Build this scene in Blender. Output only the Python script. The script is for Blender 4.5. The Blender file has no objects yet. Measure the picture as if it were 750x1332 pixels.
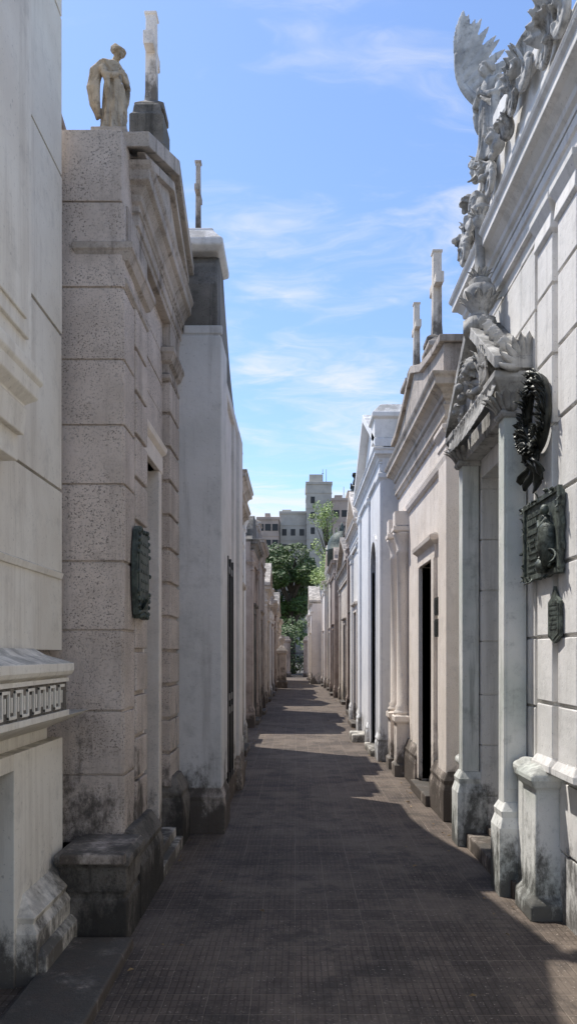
import bpy, bmesh, math, random
from mathutils import Vector, Matrix, noise
R=random.Random(7)
scene=bpy.context.scene
C=bpy.context.collection

# ------------------------------------------------------------------ materials
class NT:
    def __init__(s,nt): s.nt=nt
    def n(s,t,**k):
        nd=s.nt.nodes.new(t)
        for a,b in k.items(): setattr(nd,a,b)
        return nd
    def l(s,a,b): s.nt.links.new(a,b)
    def math(s,op,a,b=None,c=None,clamp=False):
        m=s.n('ShaderNodeMath',operation=op,use_clamp=clamp)
        for i,v in enumerate((a,b,c)):
            if v is None: continue
            if isinstance(v,(int,float)): m.inputs[i].default_value=v
            else: s.l(v,m.inputs[i])
        return m.outputs[0]
    def noise(s,vec,scale,detail=4,rough=.55,mapscale=None,loc=(0,0,0)):
        if mapscale is not None:
            mp=s.n('ShaderNodeMapping'); mp.inputs['Scale'].default_value=mapscale; mp.inputs['Location'].default_value=loc
            s.l(vec,mp.inputs[0]); vec=mp.outputs[0]
        nd=s.n('ShaderNodeTexNoise'); nd.inputs['Scale'].default_value=scale
        nd.inputs['Detail'].default_value=detail; nd.inputs['Roughness'].default_value=rough
        s.l(vec,nd.inputs['Vector']); return nd.outputs[0]
    def mr(s,v,a,b,c=0,d=1,smooth=True):
        m=s.n('ShaderNodeMapRange'); m.interpolation_type='SMOOTHSTEP' if smooth else 'LINEAR'
        m.inputs[1].default_value=a;m.inputs[2].default_value=b;m.inputs[3].default_value=c;m.inputs[4].default_value=d
        s.l(v,m.inputs[0]); return m.outputs[0]
    def mix(s,f,a,b,mode='MIX'):
        m=s.n('ShaderNodeMix',data_type='RGBA',blend_type=mode)
        if isinstance(f,(int,float)): m.inputs[0].default_value=f
        else: s.l(f,m.inputs[0])
        for i,v in ((6,a),(7,b)):
            if isinstance(v,tuple): m.inputs[i].default_value=(v[0],v[1],v[2],1)
            else: s.l(v,m.inputs[i])
        return m.outputs[2]
def newmat(name):
    m=bpy.data.materials.new(name); m.use_nodes=True
    t=NT(m.node_tree); b=m.node_tree.nodes['Principled BSDF']
    return m,t,b
def stone(name,c1,c2,g=.6,grime=(.10,.09,.08),bot=.5,speck=.0,bump=.35,top=.6,rough=.85,gs=1.0,bg_=None):
    m,t,b=newmat(name)
    o=t.n('ShaderNodeTexCoord').outputs['Object']
    col=t.mix(t.mr(t.noise(o,1.7*gs,4,.6),.35,.68),c1,c2)
    blot=t.mr(t.noise(o,5*gs,6,.74,(1,1,1),(3,7,1)),.50,.70)
    col=t.mix(t.math('MULTIPLY',blot,.6*g+.1),col,tuple(v*.5 for v in c2))
    st=t.mr(t.noise(o,1,6,.72,(6,6,.40)),.50,.68)
    col=t.mix(t.math('MULTIPLY',st,.95*g,clamp=True),col,grime)
    sp=t.n('ShaderNodeSeparateXYZ'); t.l(o,sp.inputs[0])
    if bot>0:
        nz=t.noise(o,3.2,7,.75,(1,1,.6),(9,2,5))
        h=t.math('ADD',t.math('DIVIDE',sp.outputs[2],bot),t.math('MULTIPLY',t.math('SUBTRACT',nz,.5),-4.6))
        bt=t.mr(h,.1,.95,.93,0)
        col=t.mix(bt,col,bg_ or tuple(v*.6 for v in grime))
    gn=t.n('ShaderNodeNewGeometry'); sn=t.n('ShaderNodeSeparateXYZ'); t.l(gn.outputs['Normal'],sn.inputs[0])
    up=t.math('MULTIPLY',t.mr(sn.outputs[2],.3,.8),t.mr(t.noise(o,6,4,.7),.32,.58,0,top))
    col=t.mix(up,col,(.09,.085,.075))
    if speck>0:
        s1=t.mr(t.noise(o,85,3,.8),.53,.63)
        s2=t.mr(t.noise(o,3.1,4,.6,(1,1,1),(1,5,8)),.33,.58,.15,1)
        col=t.mix(t.math('MULTIPLY',t.math('MULTIPLY',s1,s2),speck),col,tuple(v*.28 for v in c2))
    else:
        s1=t.mr(t.noise(o,40,3,.8),.60,.72)
        col=t.mix(t.math('MULTIPLY',s1,.45),col,tuple(v*.4 for v in c2))
    t.l(col,b.inputs['Base Color']); b.inputs['Roughness'].default_value=rough
    b.inputs['Specular IOR Level'].default_value=.25
    hh=t.math('ADD',t.noise(o,9,6,.7),t.math('MULTIPLY',s1,-.4 if speck>0 else -.15))
    bp=t.n('ShaderNodeBump'); bp.inputs['Strength'].default_value=bump; bp.inputs['Distance'].default_value=.03
    t.l(hh,bp.inputs['Height']); t.l(bp.outputs[0],b.inputs['Normal'])
    return m
def simple(name,c,rough=.6,metal=0,var=.5,bump=.2,scale=12,c2=None):
    m,t,b=newmat(name)
    o=t.n('ShaderNodeTexCoord').outputs['Object']
    c2=c2 or tuple(v*(1-var) for v in c)
    t.l(t.mix(t.mr(t.noise(o,scale,4,.65),.38,.65),c,c2),b.inputs['Base Color'])
    b.inputs['Roughness'].default_value=rough; b.inputs['Metallic'].default_value=metal
    if bump:
        bp=t.n('ShaderNodeBump'); bp.inputs['Strength'].default_value=bump; bp.inputs['Distance'].default_value=.01
        t.l(t.noise(o,scale*4,3,.6),bp.inputs['Height']); t.l(bp.outputs[0],b.inputs['Normal'])
    return m
M={}
M['white']=stone('white_marble',(.87,.82,.72),(.78,.72,.62),g=.30,grime=(.42,.36,.28),bot=.42,bump=.12,top=.5,bg_=(.09,.08,.068))
M['rough']=stone('pitted_stone',(.72,.62,.54),(.57,.485,.415),g=.42,grime=(.28,.225,.18),bot=.95,speck=.9,bump=.45,top=.6,bg_=(.08,.07,.06))
M['trim']=stone('weathered_trim',(.58,.50,.43),(.41,.355,.30),g=.8,grime=(.14,.115,.095),bot=.9,speck=.5,bump=.45,top=.8)
M['grey']=stone('grey_plaster',(.72,.69,.66),(.62,.60,.57),g=.45,grime=(.33,.305,.28),bot=.7,bump=.25,top=.8,gs=.7,bg_=(.13,.118,.10))
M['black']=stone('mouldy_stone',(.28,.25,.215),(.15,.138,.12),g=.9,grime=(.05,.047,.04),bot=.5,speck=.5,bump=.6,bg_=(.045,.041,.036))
M['marble']=stone('grey_marble',(.90,.87,.83),(.79,.77,.73),g=.34,grime=(.36,.34,.31),bot=.5,bump=.2,top=.7,bg_=(.14,.132,.12))
M['green']=stone('stained_marble',(.82,.81,.76),(.62,.65,.59),g=.7,grime=(.23,.24,.21),bot=.5,bump=.25,top=.6,bg_=(.09,.088,.078))
M['cream']=stone('cream_stone',(.92,.83,.74),(.84,.745,.65),g=.24,grime=(.38,.31,.25),bot=.6,speck=.3,bump=.3,top=.75,bg_=(.13,.11,.09))
M['cream2']=stone('ochre_stone',(.74,.65,.55),(.58,.50,.41),g=.7,grime=(.22,.18,.145),bot=.6,speck=.3,bump=.3)
M['pale']=stone('pale_plaster',(.86,.85,.84),(.77,.77,.77),g=.25,grime=(.42,.40,.38),bot=.5,bump=.15,bg_=(.2,.19,.17))
M['brown']=stone('brown_stone',(.46,.37,.31),(.32,.25,.205),g=.7,grime=(.11,.09,.075),bot=.5,bump=.3)
M['statue']=stone('statue_stone',(.54,.45,.34),(.31,.25,.18),g=.95,grime=(.07,.058,.045),bot=0,bump=.4,top=.3,gs=4)
M['carve']=stone('carved_marble',(.62,.60,.56),(.36,.35,.33),g=1.0,grime=(.09,.085,.078),bot=0,bump=.4,top=.6,gs=3)
M['bronze']=simple('patinated_bronze',(.045,.048,.04),.45,.4,c2=(.018,.019,.016),scale=15)
M['bronze2']=simple('brown_bronze',(.13,.15,.125),.55,.2,c2=(.04,.045,.037),scale=22,bump=.4)
M['verdigris']=simple('green_bronze',(.095,.115,.095),.6,.2,c2=(.035,.045,.037),scale=18,bump=.4)
M['iron']=simple('black_iron',(.018,.017,.016),.5,.3)
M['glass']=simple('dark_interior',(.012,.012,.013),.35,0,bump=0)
M['bark']=simple('bark',(.09,.07,.05),.9)
M['dry']=simple('dry_leaf',(.30,.21,.10),.8,c2=(.16,.10,.05),bump=0)
M['bldA']=simple('city_render',(.50,.47,.41),.9,scale=.4,c2=(.40,.375,.33),bump=0)
M['bldB']=simple('city_brick',(.46,.37,.31),.9,scale=.4,c2=(.36,.29,.245),bump=0)
def leafmat(name,a,bb):
    m,t,b=newmat(name)
    o=t.n('ShaderNodeTexCoord').outputs['Object']
    col=t.mix(t.mr(t.noise(o,1.1,3,.6),.35,.65),a,bb)
    col=t.mix(t.math('MULTIPLY',t.mr(t.noise(o,9,2,.6),.4,.7),.5),col,tuple(v*.5 for v in a))
    t.l(col,b.inputs['Base Color']); b.inputs['Roughness'].default_value=.6
    return m
M['leafD']=leafmat('dark_foliage',(.055,.10,.02),(.10,.15,.03))
M['leafL']=leafmat('light_foliage',(.24,.34,.08),(.34,.43,.13))
# pavement
m,t,b=newmat('tile_paving'); o=t.n('ShaderNodeTexCoord').outputs['Object']
def brick(vec,w,h,mort,c1,c2,mc,off=0.0):
    br=t.n('ShaderNodeTexBrick'); br.offset=off; br.squash=1
    br.inputs['Scale'].default_value=1; br.inputs['Brick Width'].default_value=w; br.inputs['Row Height'].default_value=h
    br.inputs['Mortar Size'].default_value=mort; br.inputs['Mortar Smooth'].default_value=.4
    br.inputs['Color1'].default_value=(*c1,1);br.inputs['Color2'].default_value=(*c2,1);br.inputs['Mortar'].default_value=(*mc,1)
    t.l(vec,br.inputs['Vector']); return br
wn=t.n('ShaderNodeTexNoise'); wn.inputs['Scale'].default_value=2.5; t.l(o,wn.inputs['Vector'])
wv=t.n('ShaderNodeVectorMath',operation='MULTIPLY_ADD'); t.l(wn.outputs[1],wv.inputs[0]); wv.inputs[1].default_value=(.014,.014,0); t.l(o,wv.inputs[2])
ov=wv.outputs[0]
b1=brick(ov,.2,.2,.004,(.158,.122,.096),(.098,.077,.062),(.31,.255,.205))
b2=brick(ov,.0333,.0667,.005,(1,1,1),(.68,.68,.68),(.45,.43,.41))
wear=t.mr(t.noise(o,.8,5,.6,(1,1,1),(2,7,0)),.40,.62)
pat=t.mix(t.math('ADD',t.math('MULTIPLY',wear,.6),.4),(.85,.85,.85),b2.outputs[0])
col=t.mix(1.0,b1.outputs[0],pat,'MULTIPLY')
col=t.mix(t.math('MULTIPLY',t.mr(t.noise(o,.9,6,.7),.42,.62),.6),col,(.20,.16,.125))
col=t.mix(t.math('MULTIPLY',t.mr(t.noise(o,3.3,6,.75,(1,1,1),(4,4,4)),.47,.66),.7),col,(.046,.038,.032))
dots=t.mr(t.noise(o,70,2,.6),.66,.71); col=t.mix(t.math('MULTIPLY',dots,.75),col,(.40,.34,.28))
t.l(col,b.inputs['Base Color']); b.inputs['Roughness'].default_value=.75; b.inputs['Specular IOR Level'].default_value=.3
hh=t.math('ADD',t.math('MULTIPLY',b1.outputs[1],-1.0),t.math('MULTIPLY',b2.outputs[1],-.6))
hh=t.math('ADD',hh,t.math('MULTIPLY',t.noise(o,14,4,.6),.7))
bp=t.n('ShaderNodeBump'); bp.inputs['Strength'].default_value=.6; bp.inputs['Distance'].default_value=.006
t.l(hh,bp.inputs['Height']); t.l(bp.outputs[0],b.inputs['Normal']); M['pave']=m
M['ground']=simple('dusty_ground',(.20,.18,.15),.95,scale=.6)

# ------------------------------------------------------------------ mesh builder
class MB:
    def __init__(s): s.v=[];s.f=[];s.sm=[]
    def add(s,vs,fs,sm=False):
        k=len(s.v); s.v+= [tuple(p) for p in vs]; s.f+=[tuple(i+k for i in f) for f in fs]; s.sm+=[sm]*len(fs)
    def box(s,x0,x1,y0,y1,z0,z1):
        x0,x1=min(x0,x1),max(x0,x1); s.loft(x0,x1,y0,y1,[(0,z0),(0,z1)])
    def loft(s,x0,x1,y0,y1,prof):
        x0,x1=min(x0,x1),max(x0,x1); vs=[];fs=[]
        for o,z in prof: vs+=[(x0-o,y0-o,z),(x1+o,y0-o,z),(x1+o,y1+o,z),(x0-o,y1+o,z)]
        n=len(prof)
        for i in range(n-1):
            for j in range(4):
                k=(j+1)%4; fs.append((i*4+j,i*4+k,i*4+4+k,i*4+4+j))
        fs.append((3,2,1,0)); e=(n-1)*4; fs.append((e,e+1,e+2,e+3)); s.add(vs,fs)
    def prism(s,poly,x0,x1):
        n=len(poly); vs=[(x0,y,z) for y,z in poly]+[(x1,y,z) for y,z in poly]
        s.add(vs,[tuple(range(n))[::-1],tuple(range(n,2*n))]+[(i,(i+1)%n,n+(i+1)%n,n+i) for i in range(n)])
    def lathe(s,cx,cy,prof,seg=20,flute=0,amp=0):
        vs=[];fs=[]
        for r,z in prof:
            for j in range(seg):
                a=2*math.pi*j/seg; rr=r*(1+amp*math.cos(flute*a))
                vs.append((cx+rr*math.cos(a),cy+rr*math.sin(a),z))
        for i in range(len(prof)-1):
            for j in range(seg):
                k=(j+1)%seg; fs.append((i*seg+j,i*seg+k,(i+1)*seg+k,(i+1)*seg+j))
        fs.append(tuple(range(seg))[::-1]); e=(len(prof)-1)*seg; fs.append(tuple(range(e,e+seg)))
        s.add(vs,fs,True)
    def tube(s,pts,rad,seg=8,flat=1.0):
        pts=[Vector(p) for p in pts]; vs=[];fs=[]; n=len(pts)
        for i,p in enumerate(pts):
            d=(pts[min(i+1,n-1)]-pts[max(i-1,0)]).normalized()
            u=d.cross(Vector((.13,.31,.94))); 
            if u.length<.05: u=d.cross(Vector((1,0,0)))
            u.normalize(); w=d.cross(u)
            r=rad[i] if isinstance(rad,(list,tuple)) else rad
            for j in range(seg):
                a=2*math.pi*j/seg; vs.append(p+u*math.cos(a)*r+w*math.sin(a)*r*flat)
        for i in range(n-1):
            for j in range(seg):
                k=(j+1)%seg; fs.append((i*seg+j,i*seg+k,(i+1)*seg+k,(i+1)*seg+j))
        fs.append(tuple(range(seg))[::-1]); e=(n-1)*seg; fs.append(tuple(range(e,e+seg)))
        s.add(vs,fs,True)
    def ell(s,c,r,seg=14,rings=9,rot=None):
        vs=[];fs=[]; c=Vector(c)
        for i in range(rings+1):
            th=math.pi*i/rings
            th=min(max(th,.02),math.pi-.02)
            for j in range(seg):
                a=2*math.pi*j/seg
                p=Vector((r[0]*math.sin(th)*math.cos(a),r[1]*math.sin(th)*math.sin(a),r[2]*math.cos(th)))
                if rot: p=rot@p
                vs.append(c+p)
        for i in range(rings):
            for j in range(seg):
                k=(j+1)%seg; fs.append((i*seg+j,(i+1)*seg+j,(i+1)*seg+k,i*seg+k))
        fs.append(tuple(range(seg))); e=rings*seg; fs.append(tuple(range(e,e+seg))[::-1]); s.add(vs,fs,True)
    def leaf(s,base,d,up,L,W,curl=.6,seg=6,thick=None,lobes=0):
        d=Vector(d).normalized(); up=Vector(up); up=(up-d*up.dot(d))
        if up.length<1e-4: up=d.orthogonal()
        up.normalize(); sd=d.cross(up); base=Vector(base); th=thick or W*.22
        vs=[];fs=[]
        for i in range(seg+1):
            q=i/seg; ang=curl*q*1.6
            if abs(ang)<1e-3: c=base+d*L*q
            else: c=base+d*(L*q*math.sin(ang)/ang)+up*(L*q*(1-math.cos(ang))/ang)
            w=W*.5*(math.sin(math.pi*min(.12+q*.88,1))**.6 if q<1 else .04)
            if lobes: w*=1+.22*math.cos(q*lobes*math.pi*2)
            tt=th*(1-.7*q)
            vs+=[c-sd*w,c+up*tt,c+sd*w,c-up*tt*.3]
        for i in range(seg):
            for j in range(4):
                k=(j+1)%4; fs.append((i*4+j,i*4+k,i*4+4+k,i*4+4+j))
        fs.append((3,2,1,0)); e=seg*4; fs.append((e,e+1,e+2,e+3)); s.add(vs,fs,True)
    def obj(s,name,mat,parent=None,bevel=0,loc=None,remesh=0,smooth=None):
        me=bpy.data.meshes.new(name)
        vv=s.v
        if loc is not None: vv=[(a-loc[0],b_-loc[1],c-loc[2]) for a,b_,c in s.v]
        me.from_pydata(vv,[],s.f); me.update()
        for p,q in zip(me.polygons,s.sm): p.use_smooth=q if smooth is None else smooth
        bm=bmesh.new(); bm.from_mesh(me); bmesh.ops.recalc_face_normals(bm,faces=bm.faces); bm.to_mesh(me); bm.free()
        ob=bpy.data.objects.new(name,me); C.objects.link(ob); me.materials.append(M[mat] if isinstance(mat,str) else mat)
        if loc is not None: ob.location=loc
        if parent is not None:
            ob.parent=parent
            if loc is None: ob.location=tuple(-q for q in parent.location)
            else: ob.location=tuple(loc[i]-parent.location[i] for i in range(3))
        if remesh:
            r=ob.modifiers.new('r','REMESH'); r.mode='VOXEL'; r.voxel_size=remesh; r.use_smooth_shade=True
            sm=ob.modifiers.new('s','SMOOTH'); sm.factor=.5; sm.iterations=1
        if bevel:
            bv=ob.modifiers.new('b','BEVEL'); bv.width=bevel; bv.segments=2; bv.limit_method='ANGLE'; bv.angle_limit=math.radians(35)
        return ob
def root(name,loc):
    e=bpy.data.objects.new(name,None); e.location=loc; e.empty_display_size=.3; C.objects.link(e); return e

class Side(MB):
    """builder using absolute distance a from the alley centre, s=-1 left, +1 right"""
    def __init__(self,s): MB.__init__(self); self.s=s
    def bx(self,a0,a1,y0,y1,z0,z1): self.box(self.s*a0,self.s*a1,y0,y1,z0,z1)
    def lf(self,a0,a1,y0,y1,prof): self.loft(self.s*a0,self.s*a1,y0,y1,prof)
    def pr(self,poly,a0,a1): self.prism(poly,self.s*a0,self.s*a1)
    def stack(self,a0,a1,y0,y1,zs,gap=.009,dep=.008):
        self.bx(a0+dep,a1-dep,y0+dep,y1-dep,zs[0]+.01,zs[-1]-.01)
        for i in range(len(zs)-1):
            j=R.uniform(-.002,.002)
            self.bx(a0+j,a1,y0+j,y1,zs[i]+(gap/2 if i else 0),zs[i+1]-(gap/2 if i<len(zs)-2 else 0))
CORN=[(0,0),(.02,.0),(.02,.04),(.045,.06),(.05,.10),(.09,.15),(.13,.17),(.13,.235),(.15,.26),(.16,.29),(.0,.32)]
def cornprof(z,h,out): return [(o/.16*out,z+zz/.32*h) for o,zz in CORN]
BASE=[(.04,0),(.04,.6),(.03,.7),(.035,.78),(.012,.92),(0,1)]
def baseprof(z0,z1,out=.04): return [(o/.04*out,z0+q*(z1-z0)) for o,q in BASE]

def door(s,a,y0,y1,z0,z1,par,mat='iron'):
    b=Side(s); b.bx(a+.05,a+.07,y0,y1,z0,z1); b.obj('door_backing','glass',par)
    b=Side(s); w=.06
    for yy in (y0,(y0+y1)/2-w/2,y1-w): b.bx(a,a+.04,yy+.001,yy+w,z0,z1)
    for q in (0,.3,.36,.93): b.bx(a+.004,a+.038,y0+.002,y1-.002,z0+q*(z1-z0)+.001,z0+q*(z1-z0)+.07)
    b.bx(a+.015,a+.045,y0+.003,y1-.003,z0+.003,z0+.3*(z1-z0))
    k=int((y1-y0)/.08)
    for i in range(1,k):
        y=y0+(y1-y0)*i/k; b.tube([(s*(a+.02),y,z0+.35*(z1-z0)),(s*(a+.02),y,z1-.05)],.007,6)
    for zz in (.5,.65,.8):
        z=z0+zz*(z1-z0)
        for i in range(k):
            y=y0+(y1-y0)*(i+.5)/k
            b.tube([(s*(a+.02),y+.028*math.cos(t_),z+.035*math.sin(t_)) for t_ in [j*math.pi/4 for j in range(9)]],.005,5)
    b.obj('door_leaf',mat,par)

def cross(s,a,y,z0,h,arm,t,name='stone_cross',mat='trim',rise=.64,base=True):
    b=MB(); x=s*a
    t2=t/2
    if base: b.loft(x-t*1.1,x+t*1.1,y-t*1.1,y+t*1.1,[(.02,z0-.02),(.02,z0+.03),(0,z0+.05),(-.5*t,z0+.09)])
    b.loft(x-t2,x+t2,y-t2*1.15,y+t2*1.15,[(.012,z0+.0),(0,z0+h*.2),(-.004,z0+h*.97),(0.006,z0+h*.975),(0.006,z0+h)])
    zc=z0+h*rise
    n=[(y-arm,zc-t*.62),(y-arm,zc+t*.62),(y-arm*.88,zc+t*.46),(y+arm*.88,zc+t*.46),(y+arm,zc+t*.62),(y+arm,zc-t*.62),(y+arm*.88,zc-t*.46),(y-arm*.88,zc-t*.46)]
    b.prism(n,x-t2*.9,x+t2*.9)
    return b.obj(name,mat,None,bevel=.006,loc=(x,y,z0))

# ------------------------------------------------------------------ ground
g=MB(); g.add([(-600,-200,0),(600,-200,0),(600,1200,0),(-600,1200,0)],[(0,1,2,3)]); g.obj('ground','ground')
g=MB(); ny=240; vs=[];fs=[]
for i in range(ny+1):
    y=-6+(66)*i/ny
    for j in range(13):
        x=-1.9+3.9*j/12
        vs.append((x,y,.004+.008*max(0,noise.noise((x*.9,y*.5,0)))))
for i in range(ny):
    for j in range(12): k=i*13+j; fs.append((k,k+1,k+14,k+13))
g.add(vs,fs,True); g.obj('paved_path','pave')
RL=random.Random(3); b=MB()
for i in range(230):
    y=RL.uniform(3.2,30); sd_=RL.choice((-1,1)); x=sd_*(RL.uniform(.2,.9) if RL.random()<.3 else RL.uniform(.72,.90)) + (.45 if sd_>0 else 0)
    a_=RL.uniform(0,6.28); L_=RL.uniform(.012,.028); dx,dy=math.cos(a_)*L_,math.sin(a_)*L_
    b.add([(x-dx,y-dy,.016),(x+dy*.45,y-dx*.45,.022),(x+dx,y+dy,.018),(x-dy*.45,y+dx*.45,.027)],[(0,1,2,3)])
b.obj('fallen_leaves','dry')

# ------------------------------------------------------------------ L1 white marble mausoleum
rt=root('marble_mausoleum',(-2.8,2.2,0)); s=-1
b=Side(s)
b.stack(1.40,4.2,-1.5,4.60,[1.62,2.05,2.57,3.5,4.45,5.4,6.6],gap=.018,dep=.03)
b.lf(1.40,4.2,-1.5,4.56,[(-.03,2.035),(.012,2.04),(.02,2.075),(-.01,2.09)])
b.obj('ashlar_wall','white',rt,bevel=.003)
b=Side(s)
b.lf(1.37,4.2,-1.5,4.40,[(-.04,1.10),(-.04,1.18),(.12,1.25),(.15,1.27)])
b.lf(1.22,4.2,-1.5,4.10,[(-.01,1.27),(-.01,1.475),(.02,1.49),(.03,1.51),(.03,1.55),(.0,1.56),(-.08,1.59),(-.13,1.625)])
b.obj('ledge','white',rt,bevel=.004)
b=Side(s)
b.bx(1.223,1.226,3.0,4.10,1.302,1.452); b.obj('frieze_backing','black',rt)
b=Side(s); y=3.02; k=0; a0,a1=1.212,1.229
b.bx(1.211,1.23,2.6,4.108,1.272,1.302); b.bx(1.211,1.23,2.6,4.108,1.452,1.4735)
while y<4.02:
    w=.078; t_=.014; z0,z1=1.315,1.44
    if k%2==0: b.bx(a0,a1,y,y+w,z1-t_,z1)
    else: b.bx(a0,a1,y,y+w,z0,z0+t_)
    b.bx(a0+.001,a1,y,y+t_,z0+.001,z1-.001); b.bx(a0+.002,a1,y+.032,y+.032+t_,z0+.03,z1-.03)
    y+=w; k+=1
b.obj('meander','white',rt,bevel=.001)
b=Side(s)
b.bx(1.34,4.2,3.66,4.42,0,1.12); b.bx(1.341,4.2,2.7,3.66,1.04,1.12); b.bx(1.34,4.2,-1.5,2.7,0,1.12); b.bx(1.7,4.2,2.7,3.66,0,1.04)
b.lf(1.34,1.5,3.78,4.36,baseprof(0,.42,.10)); b.lf(1.3,1.5,3.80,4.38,[(.10,0),(.10,.14),(.07,.17)])
b.obj('lower_wall','white',rt,bevel=.004)
door(s,1.42,2.7,3.66,.02,1.04,rt)
b=Side(s)
b.lf(1.25,1.45,2.3,3.64,[(0,2.92),(0,6.6)])
b.lf(1.25,1.45,2.3,3.62,[(-.02,2.62),(-.01,2.74),(-.02,2.76),(.03,2.80),(.035,2.86),(.05,2.88),(.05,2.93),(.012,2.96)])
b.lf(1.232,1.26,2.9,3.56,[(0,3.05),(0,6.5)]); b.lf(1.22,1.24,2.95,3.50,[(0,3.12),(0,6.4)])
b.bx(1.30,1.42,3.3,3.60,2.50,2.63)
b.obj('pilaster','white',rt,bevel=.006)
b=Side(s); b.lf(.88,1.25,-1.5,4.17,[(0,0),(0,.055),(-.008,.065)]); b.obj('kerb_slab','trim',rt,bevel=.006)
b=Side(s); b.pr([(5.05,5.35),(5.05,5.43),(6.4,5.02),(6.4,4.94)],1.62,3.0); b.bx(1.68,2.9,5.1,6.3,4.7,4.96)
b.obj('side_roof','white',rt,bevel=.01)
b=Side(s); b.pr([(5.04,5.30),(5.04,5.35),(6.4,4.94),(6.4,4.89)],1.60,1.68); b.obj('eave_board','brown',rt)

# ------------------------------------------------------------------ L2 pitted stone mausoleum
rt=root('stone_mausoleum',(-2.4,6.0,0))
b=Side(s)
zs=[.45,.86,1.25,1.74,2.16,2.63,2.99,3.39,3.83,4.35,4.79]
b.stack(1.06,4.0,4.68,4.98,zs,gap=.010,dep=.012)
b.obj('corner_pier','rough',rt,bevel=.005)
b=Side(s)
b.bx(1.12,1.6,4.97,5.48,0,4.3); b.bx(1.12,1.6,6.12,7.3,0,4.3); b.bx(1.12,1.6,5.48,6.12,3.05,4.3); b.bx(1.6,4,4.97,7.3,0,4.3)
b.obj('facade_wall','rough',rt)
b=Side(s)
for (y0,y1) in ((4.99,5.36),(6.34,6.98)):
    b.stack(1.035,1.2,y0,y1,[.5,.78,1.06,1.34,1.62,1.90,2.18,2.46,2.74,3.02,3.30,3.58,3.84],gap=.028,dep=.026)
b.stack(1.045,1.2,4.69,4.985,zs[:-1],gap=.014,dep=.012)
b.obj('rusticated_pilaster','rough',rt,bevel=.008)
b=Side(s)
for (y0,y1) in ((4.72,5.38),(6.32,7.0)):
    b.lf(1.05,1.3,y0,y1,[(0,3.84),(.02,3.86),(.02,3.89),(.0,3.91),(.0,3.98),(.03,4.0),(.05,4.05),(.06,4.06),(.06,4.10),(.02,4.12)])
    b.lf(1.035,1.3,y0+.02,y1-.02,[(0,4.12),(0,4.36)])
b.obj('capital','trim',rt,bevel=.004)
b=Side(s)
b.lf(1.03,4.0,4.99,7.2,[(0,4.32),(0,4.36),(.015,4.37),(.015,4.44),(0.03,4.45)]+cornprof(4.46,.30,.12))
b.pr([(4.90,4.765),(6.05,5.33),(7.28,4.765)],1.0,1.30)
b.pr([(4.80,4.765),(6.05,5.36),(7.38,4.765),(7.38,4.86),(6.05,5.48),(4.80,4.86)],.915,1.34)
b.pr([(4.86,4.77),(6.05,5.31),(7.32,4.77),(7.18,4.77),(6.05,5.24),(5.0,4.77)],.955,1.01)
b.obj('pediment','trim',rt,bevel=.006)
b=Side(s); b.bx(1.3,4.0,4.9,7.3,4.3,4.74)
b.lf(1.0,1.26,5.80,6.10,[(.02,5.30),(.02,5.44),(.0,5.46),(0,5.68),(-.02,5.70),(-.03,5.77),(-.05,5.79)])
b.obj('roof_and_block','black',rt,bevel=.01)
b=Side(s)
b.lf(1.0,1.3,4.70,5.34,baseprof(0,.52,.07)); b.lf(1.0,1.3,6.4,6.70,baseprof(0,.58,.07))
b.lf(.93,1.3,4.2+.02,4.6,[(0,0),(0,.24),(-.012,.25),(-.012,.28),(0,.29),(0,.42),(.02,.44),(.025,.455),(.025,.49),(.0,.51)])
b.obj('plinth','black',rt,bevel=.012)
b=Side(s); b.lf(.955,1.25,4.18,4.6,[(.028,.458),(.028,.505),(.02,.515)]); b.obj('pedestal_cap','trim',rt,bevel=.008)
b=Side(s); b.bx(.93,1.4,5.42,6.36,.0,.10); b.bx(.98,1.4,5.44,6.30,.1,.18); b.obj('door_step','white',rt,bevel=.008)
b=Side(s)
b.bx(1.085,1.24,5.40,5.50,.18,3.05); b.bx(1.085,1.24,6.10,6.22,.18,3.05); b.bx(1.08,1.24,5.38,6.24,3.05,3.19)
b.lf(1.085,1.24,5.38,6.24,[(0,3.19),(.03,3.22),(.04,3.26),(0,3.28)])
b.obj('door_surround','cream',rt,bevel=.006)
door(s,1.21,5.5,6.1,.18,3.05,rt)
b=Side(s); b.stack(1.10,1.15,5.37,6.33,[3.30,3.55,3.8,4.05,4.32]); b.obj('frieze_blocks','rough',rt,bevel=.004)
cross(s,1.12,5.97,5.77,.78,.155,.085,mat='cream')

def plaque_oval(s,a,yc,zc,hy,hz,name,mat):
    b=MB(); n=28
    pts=[]
    for i in range(n):
        t_=2*math.pi*i/n; c,sn=math.cos(t_),math.sin(t_)
        q=1+.05*math.cos(6*t_)
        pts.append((yc+hy*q*math.copysign(abs(c)**.55,c),zc+hz*q*math.copysign(abs(sn)**.55,sn)))
    b.prism(pts,s*a,s*(a+.035))
    b.prism([(yc+(y-yc)*.82,zc+(z-zc)*.86) for y,z in pts],s*(a-.008),s*(a+.01))
    for i in range(n):
        y,z=pts[i]; b.ell((s*(a-.004),yc+(y-yc)*.93,zc+(z-zc)*.95),(.014,.016,.016),8,6)
    for r in range(7):
        z=zc+hz*.6-r*hz*.2; y=yc-hy*.6
        while y<yc+hy*.6:
            w=R.uniform(.012,.05); b.box(s*(a-.013),s*(a-.005),y,y+w,z,z+.018); y+=w+.012
    for i in range(8):
        b.leaf((s*(a-.008),yc+R.uniform(-.3,.3)*hy,zc-hz*.75),(0,R.uniform(-1,1),R.uniform(-.2,1)),(-s,0,0),.10,.04,.4)
    return b.obj(name,mat,None,bevel=.002,loc=(s*a,yc,zc))
plaque_oval(s,1.0,5.04,2.12,.19,.30,'bronze_plaque','verdigris')

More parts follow.
